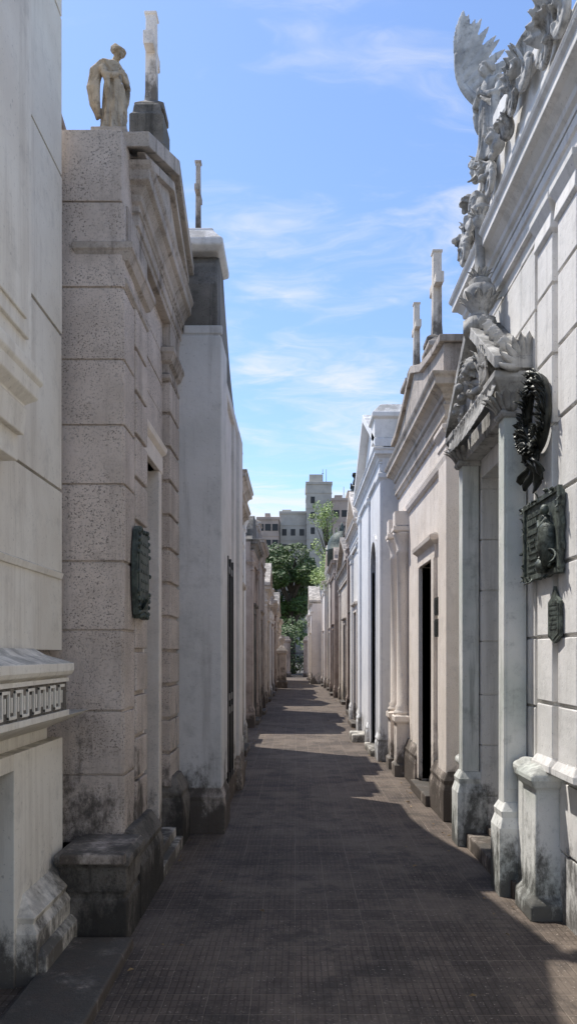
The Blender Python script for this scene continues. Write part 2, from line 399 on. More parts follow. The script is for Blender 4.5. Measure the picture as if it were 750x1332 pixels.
# ------------------------------------------------------------------ L3 grey mausoleum
rt=root('plaster_mausoleum',(-2.2,8.2,0))
b=Side(s)
b.bx(.66,3.8,6.82,7.34,.4,4.42); b.bx(.72,3.8,7.34,9.0,.2,4.2); b.bx(.66,3.8,9.0,9.5,.4,4.2)
b.bx(.69,3.8,7.5,7.75,.4,4.18); b.bx(.69,3.8,8.6,8.85,.4,4.18)
b.obj('wall','grey',rt,bevel=.012)
b=Side(s)
b.lf(.67,3.7,6.83,7.3,baseprof(0,.42,.04)); b.lf(.67,3.7,9.02,9.48,baseprof(0,.42,.04)); b.bx(.70,3.8,7.3,9.0,0,.25)
b.obj('base','trim',rt,bevel=.01)
b=Side(s)
pts=[(6.86,4.425),(6.86,4.9),(6.93,5.12),(7.0,5.22),(7.36,5.24)]
for i in range(9):
    q=i/8; pts.append((7.36+1.5*q,5.24-.90*(1-(1-q)**1.6)))
pts+=[(8.9,4.2)]
b.pr(pts,.70,1.15)
b.obj('curved_parapet','black',rt,bevel=.02)
b=Side(s)
b.bx(.68,3.7,6.84,7.4,4.30,4.46); b.bx(.682,3.7,7.4,9.48,4.16,4.28)
b.lf(.70,1.16,6.88,7.42,[(.0,5.20),(.05,5.24),(.05,5.30),(.02,5.33),(-.04,5.41),(-.05,5.44)])
b.bx(.655,1.0,6.83,6.87,4.44,4.52)
b.obj('parapet_cap','grey',rt,bevel=.012)
b=Side(s); b.bx(1.16,3.7,6.9,8.0,4.4,4.7); b.bx(1.0,3.7,8.0,9.4,4.2,4.4); b.obj('roof','grey',rt)
door(s,.69,7.85,8.5,.27,2.6,rt)
cross(s,.93,7.32,5.42,.86,.13,.05,mat='trim')

# ------------------------------------------------------------------ generic mausoleum builder
def tomb(s,y0,y1,a,h,mat,trim='trim',top='ped',name='mausoleum',crossy=True,dep=3.0,doorw=.8,doorh=2.5,cm='trim',dmat='iron',cout=.14,fin=None):
    rt=root(name,(s*(a+dep/2),(y0+y1)/2,0)); yc=(y0+y1)/2; d0,d1=yc-doorw/2,yc+doorw/2
    aw=a+.05
    b=Side(s)
    b.bx(aw,aw+.35,y0,d0,0,h); b.bx(aw,aw+.35,d1,y1,0,h); b.bx(aw,aw+.35,d0,d1,doorh,h); b.bx(aw+.35,a+dep,y0+.001,y1-.001,0,h-.002)
    b.obj('walls',mat,rt)
    pw=min(.36,(y1-y0-doorw)/2*.55)
    b=Side(s)
    for (p,q) in ((y0+.02,y0+.02+pw),(y1-.02-pw,y1-.02)):
        b.bx(a,aw+.05,p,q,.45,h-.62)
        b.lf(a,aw+.05,p,q,[(0,h-.62),(.02,h-.60),(.01,h-.52),(.04,h-.45),(.05,h-.44),(.05,h-.405),(0,h-.40)])
        b.lf(a,aw+.05,p,q,baseprof(0,.46,.035))
    b.lf(a,a+dep-.1,y0+.04,y1-.04,[(0,h-.40),(0,h-.31),(.015,h-.30),(.015,h-.21),(.03,h-.20),(.03,h-.17)])
    b.obj('pilasters',mat,rt,bevel=.008)
    b=Side(s)
    b.lf(a,a+dep-.1,y0+cout*.9,y1-cout*.9,cornprof(h-.17,.25,cout))
    f=.12
    b.bx(a+.01,aw+.3,d0-f,d0+.01,.12,doorh); b.bx(a+.01,aw+.3,d1-.01,d1+f,.12,doorh)
    b.lf(a+.01,aw+.3,d0-f,d1+f,[(0,doorh),(0,doorh+.14),(.05,doorh+.17),(.06,doorh+.21),(0,doorh+.23)])
    z=h+.08
    if top=='ped':
        ap=min(.30*(y1-y0),1.0)
        b.pr([(y0+.1,z),(yc,z+ap*.9),(y1-.1,z)],a+.03,a+.4)
        b.pr([(y0-.04,z-.01),(yc,z+ap-.1),(y1+.04,z-.01),(y1+.04,z+.09),(yc,z+ap+.02),(y0-.04,z+.09)],a-cout*.8,a+.5)
        b.prism([(y0+.1,z),(yc,z+ap*.85),(y1-.1,z)],s*(a+.5),s*(a+dep-.2)); zt=z+ap
    elif top=='flat':
        b.lf(a+.08,a+dep-.2,y0+.12,y1-.12,[(0,z),(0,z+.28),(.04,z+.31),(.04,z+.36),(0,z+.39)])
        b.lf(a+.05,a+.4,yc-.35,yc+.35,[(0,z+.02),(0,z+.5),(.04,z+.53),(.03,z+.58),(-.1,z+.66)]); zt=z+.64
    else:
        pts=[(y0+.15,z)]
        for i in range(13):
            t_=math.pi*(1-i/12); pts.append((yc+math.cos(t_)*(y1-y0)*.33,z+.12+math.sin(t_)*.55))
        pts+=[(y1-.15,z)]
        b.pr(pts,a+.02,a+.45); b.bx(a+.45,a+dep-.2,y0+.1,y1-.1,z-.02,z+.25); zt=z+.66
    b.obj('cornice_and_crown',trim,rt,bevel=.008)
    door(s,aw+.14,d0,d1,.12,doorh,rt,dmat)
    b=Side(s); b.bx(a-.10,aw+.3,d0-.15,d1+.15,.0,.10); b.obj('door_step','trim',rt,bevel=.01)
    if fin=='urn':
        b=Side(s)
        for yy in (y0+.25,y1-.25):
            b.lathe(s*(a+.15),yy,[(.09,z),(.09,z+.06),(.04,z+.1),(.05,z+.14),(.11,z+.24),(.12,z+.33),(.06,z+.4),(.08,z+.43),(.02,z+.5),(.01,z+.58)],16)
        b.obj('urns',trim,rt)
    if crossy: cross(s,a+.25,yc,zt-.03,crossy if not isinstance(crossy,bool) else .9,.2,.09,mat=cm)
    return rt

# left row (with gaps where a vault is low and set back: light falls through them)
tomb(-1,9.75,11.3,.80,3.6,'grey','trim','flat',crossy=False,doorw=.6)
tomb(-1,11.5,13.3,.87,4.3,'grey','trim','flat',crossy=False,doorw=.7)
tomb(-1,13.4,16.3,1.75,2.1,'brown','trim','flat',crossy=False,dmat='bronze',doorh=1.5,dep=2.2)
tomb(-1,16.5,18.9,.93,4.0,'brown','black','arc',crossy=False,dmat='bronze')
tomb(-1,19.1,22.0,.90,4.4,'trim','trim','flat',crossy=False,fin='urn')
tomb(-1,22.2,24.3,1.6,2.3,'grey','trim','ped',crossy=False,doorh=1.6,dep=2.2)
tomb(-1,24.5,27.3,.94,3.7,'cream2','cream2','ped',crossy=False)
tomb(-1,27.5,31.0,.90,3.3,'marble','trim','arc',crossy=.8)
tomb(-1,31.2,35.0,.92,3.7,'brown','trim','flat',crossy=False)
tomb(-1,36.8,41.0,.94,3.6,'trim','trim','ped',crossy=False)
tomb(-1,41.2,46.0,.90,3.4,'cream2','trim','flat',crossy=False)
b=MB(); b.loft(-.86,-.46,35.3,36.3,[(.05,0),(.05,.3),(0,.36),(0,1.55),(.05,1.62),(.06,1.74),(0,1.8),(-.1,1.95)])
b.lathe(-.66,35.8,[(.1,1.9),(.05,2.0),(.14,2.2),(.15,2.32),(.08,2.4),(.1,2.45)],16); b.obj('stone_pedestal','trim',None,bevel=.02)

# ------------------------------------------------------------------ R1 ornate mausoleum
s=1; rt=root('ornate_mausoleum',(2.9,3.5,0))
zs=[0,.42,.84,1.26,1.70,2.12,2.54,2.96,3.38,3.80,4.22,4.45]
b=Side(s)
b.stack(1.53,2.1,4.935,5.24,zs,dep=.016,gap=.016); b.stack(1.53,2.1,6.36,6.72,zs); b.stack(1.53,2.1,5.24,6.36,[3.05,3.38,3.80,4.22,4.45],dep=.016,gap=.016)
b.stack(1.575,4.3,4.10,4.875,zs,dep=.016,gap=.016)
b.stack(1.60,4.3,2.9,4.06,zs,dep=.016,gap=.016); b.stack(1.62,4.3,-1.5,2.88,zs)
b.bx(2.12,4.3,4.9,6.7,0,4.44); b.bx(1.75,2.1,4.87,4.94,0,4.43)
b.obj('ashlar_wall','marble',rt,bevel=.005)
b=Side(s)
for p,q in ((4.56,4.84),(4.16,4.46)):
    b.stack(1.515,1.6,p,q,[.95,1.30,1.7,2.12,2.54,2.96,3.38,3.80,4.10],gap=.020,dep=.018)
    b.lf(1.515,1.6,p,q,[(.03,.89),(.03,.93),(.012,.96),(0,.98)])
    b.lf(1.515,1.6,p,q,[(0,4.10),(.02,4.12),(.01,4.22),(.04,4.28),(.04,4.32)])
b.obj('pilasters','marble',rt,bevel=.006)
b=Side(s)
b.lf(1.50,4.2,-1.5,6.70,[(.0,4.32),(.0,4.40),(.015,4.41),(.015,4.47)]+cornprof(4.48,.27,.15))
b.obj('cornice','marble',rt,bevel=.004)
b=Side(s)
b.lf(1.50,4.0,-1.4,6.6,[(0,4.74),(0,4.80),(-.02,4.83),(-.02,4.99),(.02,5.02),(.02,5.06),(-.03,5.08)])
b.pr([(4.2,5.07),(4.5,5.22),(5.0,5.34),(5.5,5.50),(5.75,5.54),(5.9,5.4),(6.3,5.25),(6.55,5.07)],1.50,1.75)
b.pr([(4.14,5.07),(4.46,5.25),(5.0,5.38),(5.5,5.56),(5.78,5.59),(5.96,5.43),(6.34,5.28),(6.62,5.07),(6.5,5.07),(6.28,5.22),(5.87,5.36),(5.73,5.49),(5.5,5.45),(5.02,5.30),(4.55,5.18),(4.3,5.07)],1.455,1.503)
b.obj('parapet','marble',rt,bevel=.006)
b=Side(s)
b.lf(1.37,1.52,5.08,5.22,[(0,.5),(0,3.18)]); b.lf(1.385,1.505,5.075,5.09,[(0,.7),(0,3.05)])
b.lf(1.38,1.52,6.40,6.54,[(0,.5),(0,3.18)])
for y0,y1 in ((5.08,5.22),(6.40,6.54)):
    b.lf(1.38,1.53,y0,y1,[(.005,.0),(.05,.0),(.05,.45),(.03,.52),(.035,.56),(.005,.62)])
b.obj('porch_column','green',rt,bevel=.008)
b=Side(s)
for y0,y1 in ((5.08,5.22),(6.40,6.54)):
    b.lf(1.37,1.55,y0,y1,[(.01,3.16),(.025,3.18),(.025,3.2),(.005,3.22),(.01,3.27),(.035,3.33),(.075,3.38),(.085,3.40),(.085,3.44),(.02,3.46)])
b.bx(1.40,1.56,5.2,6.42,3.2,3.36)
b.pr([(4.98,3.45),(5.80,4.00),(6.62,3.45),(6.62,3.53),(5.80,4.10),(4.98,3.53)],1.28,1.56)
b.pr([(5.10,3.46),(5.80,3.93),(6.50,3.46)],1.37,1.56)
b.obj('porch_gable','carve',rt,bevel=.006)
b=Side(s)
b.bx(2.0,2.04,5.24,6.36,.15,3.05); b.obj('inner_wall','pale',rt)
door(s,1.92,5.35,6.25,.18,2.7,rt,'bronze')
b=Side(s); b.bx(1.40,2.1,4.98,6.66,0,.12); b.bx(1.56,2.1,5.23,6.39,.12,.18); b.obj('threshold','trim',rt,bevel=.01)
b=Side(s)
b.lf(1.43,1.68,4.60,4.86,[(.04,0),(.04,.10),(.01,.13),(.0,.14),(0,.78),(.02,.80),(.035,.84),(.035,.875),(0,.90),(-.06,.92)])
b.lf(1.45,1.68,4.93,5.05,[(.035,0),(.035,.10),(.01,.13),(.0,.14),(0,.80),(.02,.82),(.03,.86),(.03,.89),(0,.91),(-.02,.93)])
b.lf(1.64,1.8,4.1,4.5,[(.02,0),(.02,.1),(0,.13),(0,.8),(.02,.84),(.02,.88),(0,.9)])
b.lf(1.64,4.1,2.6,4.06,[(.03,0),(.03,.12),(0,.15),(0,.84),(.025,.86),(.025,.9),(0,.92)])
b.lf(1.42,1.56,6.46,6.72,[(.035,0),(.035,.10),(0,.13),(0,.62),(.03,.66),(.03,.7),(0,.73)])
b.obj('plinth','green',rt,bevel=.012)
def cluster(b,c,r,n,up=(0,0,1),spread=1.0,rad=.4):
    c=Vector(c)
    for i in range(n):
        d=Vector((R.gauss(0,1)*rad,R.gauss(0,1),R.gauss(0,1)))
        d=(d.normalized()*spread+Vector(up)*.7).normalized()
        w=r*R.uniform(.38,.58)
        b.leaf(c+d*r*.1,d,(-1,R.uniform(-.5,.5),R.uniform(-.6,.4)),r*R.uniform(.5,.8),w,R.uniform(.8,1.4),thick=w*.36,lobes=2.5)
    b.ell(c+Vector((.02,0,0)),(r*.3,r*.48,r*.46),10,8)
    for i in range(n//2):
        d=Vector((-abs(R.gauss(0,.5)),R.gauss(0,1),R.gauss(0,1))).normalized(); b.ell(c+d*r*R.uniform(.25,.55),[r*R.uniform(.1,.2)]*3,8,6)
def scroll(b,c,r,turns=1.6,flip=1,th=.03,a0=0):
    pts=[];n=int(20*turns)
    for i in range(n+1):
        q=i/n; t_=a0+flip*q*turns*2*math.pi; rr=r*(1-q*.85); pts.append((c[0],c[1]+rr*math.cos(t_),c[2]+rr*math.sin(t_)))
    b.tube(pts,[th*(1-.5*i/n) for i in range(n+1)],8,1.6)
b=Side(s)
for i in range(15):
    q=(i+.5)/15; y=5.05+1.5*q; z=3.44
    b.leaf((1.32,y,z),(0,R.uniform(-.15,.15),-1),(-1,0,0),.17+.08*math.sin(q*math.pi),.11,.35,thick=.03,lobes=2)
    b.ell((1.31,y+.05,z-.02),(.022,.026,.026),8,6)
cluster(b,(1.34,5.62,3.66),.24,14); cluster(b,(1.34,5.95,3.66),.20,12); cluster(b,(1.34,5.34,3.56),.14,8); cluster(b,(1.34,6.25,3.56),.13,8)
for i in range(12):
    q=(i+.5)/12; y=4.98+1.64*q; z=3.53+.57*(1-abs(2*q-1))
    b.leaf((1.36,y,z),(0,(-1 if q<.5 else 1)*.8,.8),(0,0,1),.13,.10,.9,thick=.035,lobes=2)
b.obj('gable_foliage','carve',rt,remesh=.007)
b=Side(s)
for i in range(11):
    t_=math.radians(-10+i*20)
    b.leaf((1.50,5.02,3.47),(-math.cos(t_)*.9,-.12,math.sin(t_)+.1),(0,-1,.3),.22,.085,.25,thick=.035)
for i in range(11):
    t_=math.radians(i*18)
    b.leaf((1.33,5.42,3.5),(0,-math.cos(t_),math.sin(t_)+.1),(-1,0,0),.27,.09,.25,thick=.035)
for yy in (5.15,6.47):
    for i in range(9):
        t_=math.pi*(i/8); b.leaf((1.42-.06*math.sin(t_),yy-.10*math.cos(t_),3.20),(-.5*math.sin(t_),-.4*math.cos(t_),1),(-math.sin(t_),-math.cos(t_),0),.16,.07,.5,thick=.02)
b.obj('shell_ornament','carve',rt)
b=Side(s)
x,y=1.37,5.74
b.lathe(x,y,[(.12,3.98),(.12,4.08),(.07,4.10),(.06,4.14),(.10,4.19),(.125,4.27),(.11,4.32),(.07,4.35),(.085,4.37),(.05,4.40)],20,8,.05)
b.lathe(x,y,[(.045,4.39),(.045,4.42),(.038,4.44),(.036,4.80),(.05,4.81),(.055,4.84),(.04,4.86),(.065,4.90),(.065,4.93),(.035,4.95),(.02,5.0)],16,8,.05)
for i in range(10):
    t_=2*math.pi*i/10; b.leaf((x+.05*math.cos(t_),y+.05*math.sin(t_),4.15),(.6*math.cos(t_),.6*math.sin(t_),1),(math.cos(t_),math.sin(t_),0),.16,.07,.3,thick=.016)
    b.leaf((x+.03*math.cos(t_),y+.03*math.sin(t_),4.38),(.3*math.cos(t_),.3*math.sin(t_),1),(math.cos(t_),math.sin(t_),0),.10,.035,.6,thick=.012)
    b.leaf((x+.03*math.cos(t_),y+.03*math.sin(t_),4.84),(.5*math.cos(t_),.5*math.sin(t_),1),(math.cos(t_),math.sin(t_),0),.09,.035,.6,thick=.012)
b.obj('gable_finial','carve',rt)
b=Side(s)
for (y,z,r,n) in ((6.45,5.08,.20,13),(6.25,5.24,.16,10),(5.98,5.36,.19,13),(5.75,5.20,.17,9),(5.5,5.26,.18,11),(5.25,5.18,.16,9),(5.98,5.12,.15,8)):
    cluster(b,(1.42,y,z),r,n)
scroll(b,(1.40,6.42,4.94),.12,1.6,1,.034); scroll(b,(1.40,6.12,5.14),.13,1.5,-1,.034); scroll(b,(1.42,5.65,5.06),.12,1.5,1,.03)
for (y,z,r) in ((4.95,5.30,.24),(4.28,5.10,.28)):
    for i in range(9):
        t_=math.radians(10+i*20); b.leaf((1.47,y,z),(-.15,math.cos(t_),math.sin(t_)+.15),(-1,0,0),r*1.0,r*.42,.6,thick=.05,lobes=1.5)
    cluster(b,(1.43,y,z+.02),r*.65,11)
    scroll(b,(1.43,y+.15,z-.05),.09,1.5,1,.028); scroll(b,(1.43,y-.15,z-.05),.09,1.5,-1,.028)
b.obj('roof_ornaments','carve',rt,remesh=.008)

# ------------------------------------------------------------------ statues
def figure(b,o,H,face,bow=.5):
    f=Vector((face[0],face[1],0)).normalized(); r=Vector((-f.y,f.x,0)); o=Vector(o)
    def P(u,v,z): return o+(r*u+f*v+Vector((0,0,z)))*H
    secs=[(0,.155,.14,.0,.0),(.03,.15,.135,0,0),(.15,.135,.115,.0,.0),(.3,.13,.11,.01,0),(.42,.135,.115,.015,0),(.5,.13,.11,.01,0),(.56,.115,.10,0,.0),(.62,.098,.085,-.008,0),(.68,.105,.088,-.01,.0),(.74,.12,.085,-.005,.005),(.79,.13,.075,0,.01),(.82,.10,.06,0,.015),(.84,.05,.045,0,.025),(.87,.035,.035,0,.035)]
    seg=54; vs=[];fs=[]
    for z,ra,rb,cu,cv in secs:
        for j in range(seg):
            t_=2*math.pi*j/seg
            am=.16*max(0,1-z/.6)+.02*(z<.8)
            q=1+am*math.sin(9*t_+z*5)+am*.5*math.sin(17*t_-z*9+1)
            vs.append(P(cu+ra*q*math.cos(t_),cv+rb*q*math.sin(t_),z))
    for i in range(len(secs)-1):
        for j in range(seg):
            k=(j+1)%seg; fs.append((i*seg+j,i*seg+k,(i+1)*seg+k,(i+1)*seg+j))
    fs.append(tuple(range(seg))[::-1]); e=(len(secs)-1)*seg; fs.append(tuple(range(e,e+seg))); b.add(vs,fs,True)
    for sg in (1,-1):
        b.tube([P(sg*.09,0,.80),P(sg*.135,.01,.77),P(sg*.155,.02,.70),P(sg*.15,.05,.61),P(sg*.10,.11,.605),P(sg*.03,.135,.65)],[.04*H,.045*H,.045*H,.042*H,.034*H,.022*H],10)
        b.tube([P(sg*.14,.05,.62),P(sg*.135,.07,.54),P(sg*.13,.06,.44),P(sg*.13,.05,.36)],[.045*H,.04*H,.035*H,.012*H],8,.7)
        b.ell(P(sg*.015,.145,.665),(.02*H,.02*H,.026*H),8,6)
        for k in range(4):
            b.tube([P(sg*.02-sg*.004*k,.15+.004*k,.67),P(sg*.0-sg*.010*k,.155,.695),P(-sg*.012-sg*.010*k,.15,.72-.004*k)],[.008*H,.008*H,.006*H],6)
        b.tube([P(sg*.03,.15,.665),P(sg*.025,.165,.69),P(sg*.015,.168,.705)],[.008*H,.008*H,.006*H],6)
    for k in range(5):
        q=k*.045
        b.tube([P(-.12+q*.3,.03,.77-q),P(-.05,.095,.66-q),P(.05,.11,.53-q),P(.12,.07,.42-q),P(.135,.02,.34-q)],[.014*H,.018*H,.02*H,.018*H,.01*H],6)
    hc=P(0,.04+.055*bow+.01,.925-.02*bow)
    rot=(Matrix((r,f,Vector((0,0,1)))).transposed())@Matrix.Rotation(-bow,3,'X')
    def Hd(u,v,z): return hc+rot@Vector((u,v,z))*H
    b.tube([P(0,.01,.80),P(0,.03,.86),hc],[.042*H,.036*H,.036*H],10)
    b.ell(hc,(.048*H,.058*H,.068*H),16,12,rot)
    b.ell(Hd(0,.022,-.038),(.032*H,.032*H,.032*H),10,8,rot)
    b.tube([Hd(0,.055,.015),Hd(0,.072,-.012),Hd(0,.058,-.02)],[.007*H,.012*H,.008*H],6)
    b.tube([Hd(-.035,.048,.018),Hd(0,.060,.022),Hd(.035,.048,.018)],.007*H,6)
    b.tube([Hd(-.015,.054,-.036),Hd(0,.06,-.037),Hd(.015,.054,-.036)],.006*H,6)
    for sg in (1,-1):
        b.ell(Hd(sg*.02,.05,.004),(.009*H,.006*H,.006*H),8,6); b.ell(Hd(sg*.05,.0,-.004),(.007*H,.012*H,.018*H),8,6)
        for k in range(6):
            b.tube([Hd(sg*.01,.035-.012*k,.066-.003*k),Hd(sg*.048,.025-.016*k,.045),Hd(sg*.060,.0-.014*k,.0),Hd(sg*.05,-.03-.008*k,-.04)],[.012*H,.017*H,.018*H,.014*H],6)
    b.ell(Hd(0,-.055,-.01),(.042*H,.037*H,.048*H),10,8,rot)
    return P
def wing(b,rootp,along,out,L,n=11,th=.02):
    A=Vector(along).normalized(); O=Vector(out); O=(O-A*O.dot(A)*.6).normalized(); rp=Vector(rootp); N=A.cross(O).normalized()
    edge=[rp+A*(L*q)-O*(L*.18*math.sin(q*math.pi*.9)) for q in [i/10 for i in range(11)]]
    b.tube(edge,[L*.09*(1-.55*i/10) for i in range(11)],8,.7)
    for row,(ln,off) in enumerate(((.58,.0),(.40,.5),(.23,1.0))):
        for i in range(n):
            q=i/(n-1); p=edge[int(q*10)]+N*off*th
            d=(O*(1-.55*q)+A*(.05+.75*q*q)).normalized()
            b.leaf(p,d,N,L*ln*(.75+.4*math.sin(q*math.pi*.8)),L*.19,.10,6,thick=th*1.1)
rs=root('mourning_statue',(-1.23,5.06,4.79))
b=MB(); P=figure(b,(-1.20,5.06,4.985),.59,(.75,-.65),bow=.9)
b.tube([P(-.13,-.02,.78),P(-.19,-.06,.66),P(-.21,-.08,.5),P(-.19,-.08,.34),P(-.15,-.06,.18)],[.03,.045,.05,.045,.02],10,.6)
b.tube([P(-.10,-.08,.80),P(-.17,-.12,.62),P(-.17,-.13,.42),P(-.13,-.11,.2)],[.02,.035,.035,.015],10,.6)
b.obj('body','statue',rs,remesh=.005)
b=MB(); b.loft(-1.32,-1.09,4.94,5.2,[(.0,4.75),(.0,4.80),(0,4.85),(0,4.97),(.0,4.98),(.0,4.99)]); b.obj('pedestal','trim',rs,bevel=.006)
rs=root('winged_angel_statue',(1.5,5.95,5.4))
b=MB(); P=figure(b,(1.47,5.82,5.30),.76,(-.9,-.45),bow=.35)
b.obj('body','carve',rs,remesh=.007)
b=MB()
wing(b,(1.50,5.95,5.80),(-.33,.12,.80),(.75,-.5,-.3),.56,16,.03)
wing(b,(1.56,5.70,5.80),(.25,-.60,.45),(.3,-.2,-1),.40,14,.03)
b.obj('wings','carve',rs,remesh=.0055)

# ------------------------------------------------------------------ wreath, plaques
b=MB(); cy,cz,rr=4.72,3.06,.19; xa=1.47
ring=[(xa,cy+rr*math.cos(t_),cz+rr*1.12*math.sin(t_)) for t_ in [i*2*math.pi/32 for i in range(33)]]
b.tube(ring,.034,8)
for i in range(190):
    t_=R.uniform(0,2*math.pi); c,sn=math.cos(t_),math.sin(t_); p=(xa-.015,cy+(rr+R.uniform(-.04,.04))*c,cz+(rr+R.uniform(-.04,.04))*1.12*sn)
    sg=1 if c>0 else -1
    d=Vector((-.45*R.random(),-sn*sg*.9+c*R.uniform(-1,1),c*sg*.9+sn*R.uniform(-1,1)))
    b.leaf(p,d,(-1,0,0),R.uniform(.06,.105),.045,R.uniform(.2,.8),thick=.008)
for i in range(18):
    t_=R.uniform(3.6,5.9); p=Vector((xa-.05,cy+rr*math.cos(t_),cz+rr*1.12*math.sin(t_)))
    for k in range(6):
        a_=k*math.pi/3; b.leaf(p,(-.5,math.cos(a_),math.sin(a_)),(-1,0,0),.045,.03,.6,thick=.006)
for yo,l in ((-.07,.20),(-.02,.26),(.05,.22),(.1,.16)):
    pts=[(xa-.02-.02*math.sin(q*7+yo*20),cy+yo*(1+q)+.02*math.sin(q*9),cz-.22-l*q) for q in [j/8 for j in range(9)]]
    b.tube(pts,[.02,.026,.028,.026,.024,.026,.028,.024,.012],6,.4)
b.obj('bronze_wreath','bronze',None,loc=(xa,cy,cz))
b=MB(); y0,y1,z0,z1,x=4.32,5.0,2.06,2.55,1.485
edge=[]
for i in range(60):
    t_=2*math.pi*i/60; c,sn=math.cos(t_),math.sin(t_)
    m_=max(abs(c),abs(sn)); q=1+.03*math.sin(13*t_)
    edge.append(((y0+y1)/2+(y1-y0)/2*c/m_*q,(z0+z1)/2+(z1-z0)/2*sn/m_*q))
b.prism(edge,x,x+.022)
for (p,q,r_,w) in ((y0,y1,z1-.03,z1),(y0,y1,z0,z0+.03),(y0,y0+.03,z0+.03,z1-.03),(y1-.03,y1,z0+.03,z1-.03)): b.box(x-.014,x+.01,p,q,r_,w)
z=z1-.10
rows=[.026,.044,.026,.02,.02,.02,.02,.02,.02]
for hgt in rows:
    y=y1-.07
    while y>y0+.32:
        w=R.uniform(.010,.022)*(1.4 if hgt>.03 else 1)
        if R.random()<.82: b.box(x-.010,x+.002,y-w,y,z,z+hgt*.8)
        y-=w+.006
    z-=hgt+.018
b.tube([(x-.01,4.46,2.12),(x-.03,4.47,2.22),(x-.035,4.46,2.33),(x-.03,4.49,2.40)],[.055,.06,.05,.03],10,.8)
b.ell((x-.035,4.50,2.44),(.026,.028,.034)); b.tube([(x-.03,4.46,2.38),(x-.05,4.54,2.34),(x-.04,4.60,2.39)],[.02,.016,.01],8)
b.tube([(x-.02,4.50,2.11),(x-.03,4.58,2.13),(x-.02,4.64,2.10)],[.04,.035,.02],8)
for i in range(30):
    e=edge[R.randrange(60)]; b.leaf((x-.01,e[0],e[1]),(-.2,R.gauss(0,1),R.gauss(0,1)),(-1,0,0),.04,.025,.7,thick=.008)
for i in range(24): b.leaf((x-.01,R.uniform(4.36,4.62),R.uniform(2.1,2.28)),(-.2,R.gauss(0,1),R.gauss(0,1)),(-1,0,0),.07,.035,.7,thick=.008)
b.obj('bronze_plaque','bronze2',None,loc=(x,4.66,2.33))
b=MB(); x=1.49
pts=[(4.36,1.70),(4.36,1.90),(4.42,1.93),(4.46,1.99),(4.50,1.93),(4.56,1.90),(4.56,1.70),(4.46,1.66)]
b.prism(pts,x,x+.02); b.prism([(4.46+(y-4.46)*.85,1.81+(z-1.81)*.87) for y,z in pts],x-.004,x)
for r_ in range(6):
    y=4.40
    while y<4.52: w=R.uniform(.01,.02); b.box(x-.008,x,y,y+w,1.88-r_*.028,1.892-r_*.028); y+=w+.006
b.obj('bronze_plaque','bronze2',None,loc=(x,4.47,1.8))

# ------------------------------------------------------------------ R4 cream mausoleum
s=1; rt=root('cream_mausoleum',(2.9,9.2,0)); y0,y1=7.34,11.0
b=Side(s)
d0,d1=8.12,8.95
b.bx(1.46,1.85,y0,d0,0,4.05); b.bx(1.46,1.85,d1,y1,0,4.05); b.bx(1.46,1.85,d0,d1,2.6,4.05); b.bx(1.85,4.4,y0+.001,y1,0,4.04)
b.obj('walls','cream',rt,bevel=.006)
b=Side(s)
b.bx(1.425,1.6,y0-.02,7.72,.45,3.6); b.lf(1.43,1.6,y0-.01,7.70,[(0,3.58),(.02,3.6),(.01,3.68),(.05,3.74),(.05,3.78),(0,3.8)])
b.lf(1.445,4.3,y0,y1,[(0,3.42),(.02,3.45),(.03,3.50),(.03,3.54),(0,3.56)])
b.bx(1.42,1.6,d0-.14,d0,.14,2.6); b.bx(1.42,1.6,d1,d1+.14,.14,2.6); b.lf(1.43,1.6,d0-.14,d1+.14,[(0,2.6),(0,2.74),(.05,2.78),(.06,2.83),(0,2.86)])
b.obj('mouldings','cream',rt,bevel=.006)
b=Side(s)
b.lf(1.44,4.3,y0+.01,y1,[(0,3.80),(.01,3.84),(.03,3.86),(.03,3.92),(.05,3.97)])
b.lf(1.44,4.3,y0+.02,y1-.02,cornprof(3.98,.30,.17))
b.obj('cornice','cream2',rt,bevel=.006)
b=Side(s)
b.pr([(y0-.02,4.27),(y0-.02,4.56),(7.75,4.60),(8.5,4.72),(9.17,4.95),(9.9,4.72),(10.6,4.58),(11,4.56),(11,4.27)],1.40,2.0)
b.pr([(y0-.06,4.56),(y0-.06,4.63),(7.77,4.67),(8.5,4.80),(9.17,5.03),(9.9,4.80),(10.6,4.65),(11.04,4.63),(11.04,4.56),(10.6,4.57),(9.9,4.71),(9.17,4.94),(8.5,4.71),(7.75,4.595)],1.355,2.05)
b.bx(2.0,4.3,y0+.05,y1,4.2,4.5)
b.lf(1.45,1.75,8.3,8.7,[(0,4.6),(0,4.9),(.03,4.92),(.03,4.97),(0,4.99),(-.05,5.04)])
b.lf(1.5,1.8,10.3,10.7,[(0,4.5),(0,5.2),(.05,5.23),(.05,5.28),(0,5.3),(-.05,5.45)])
b.obj('attic','trim',rt,bevel=.008)
b=Side(s)
b.lf(1.44,1.7,y0-.01,8.0,baseprof(0,.50,.05)); b.lf(1.44,1.7,9.1,y1,baseprof(0,.50,.05))
b.obj('plinth','trim',rt,bevel=.01)
b=Side(s)
for yy in (10.1,10.75):
    b.loft(1.30,1.52,yy-.13,yy+.13,[(.03,0),(.03,.15),(0,.18),(0,.68),(.03,.72),(.03,.78),(0,.8)])
    b.lathe(1.40,yy,[(.12,.8),(.12,.84),(.095,.87),(.105,.9),(.085,.93),(.08,2.9),(.095,2.92),(.085,2.96),(.10,3.05),(.13,3.15),(.14,3.18)],20)
    b.loft(1.28,1.52,yy-.12,yy+.12,[(0,3.18),(.02,3.2),(.02,3.25),(0,3.27),(0,3.45)])
b.obj('attached_column','cream',rt)
door(s,1.66,d0,d1,.14,2.6,rt); b=Side(s); b.bx(1.34,1.75,d0-.12,d1+.12,0,.12); b.obj('door_step','trim',rt,bevel=.012)
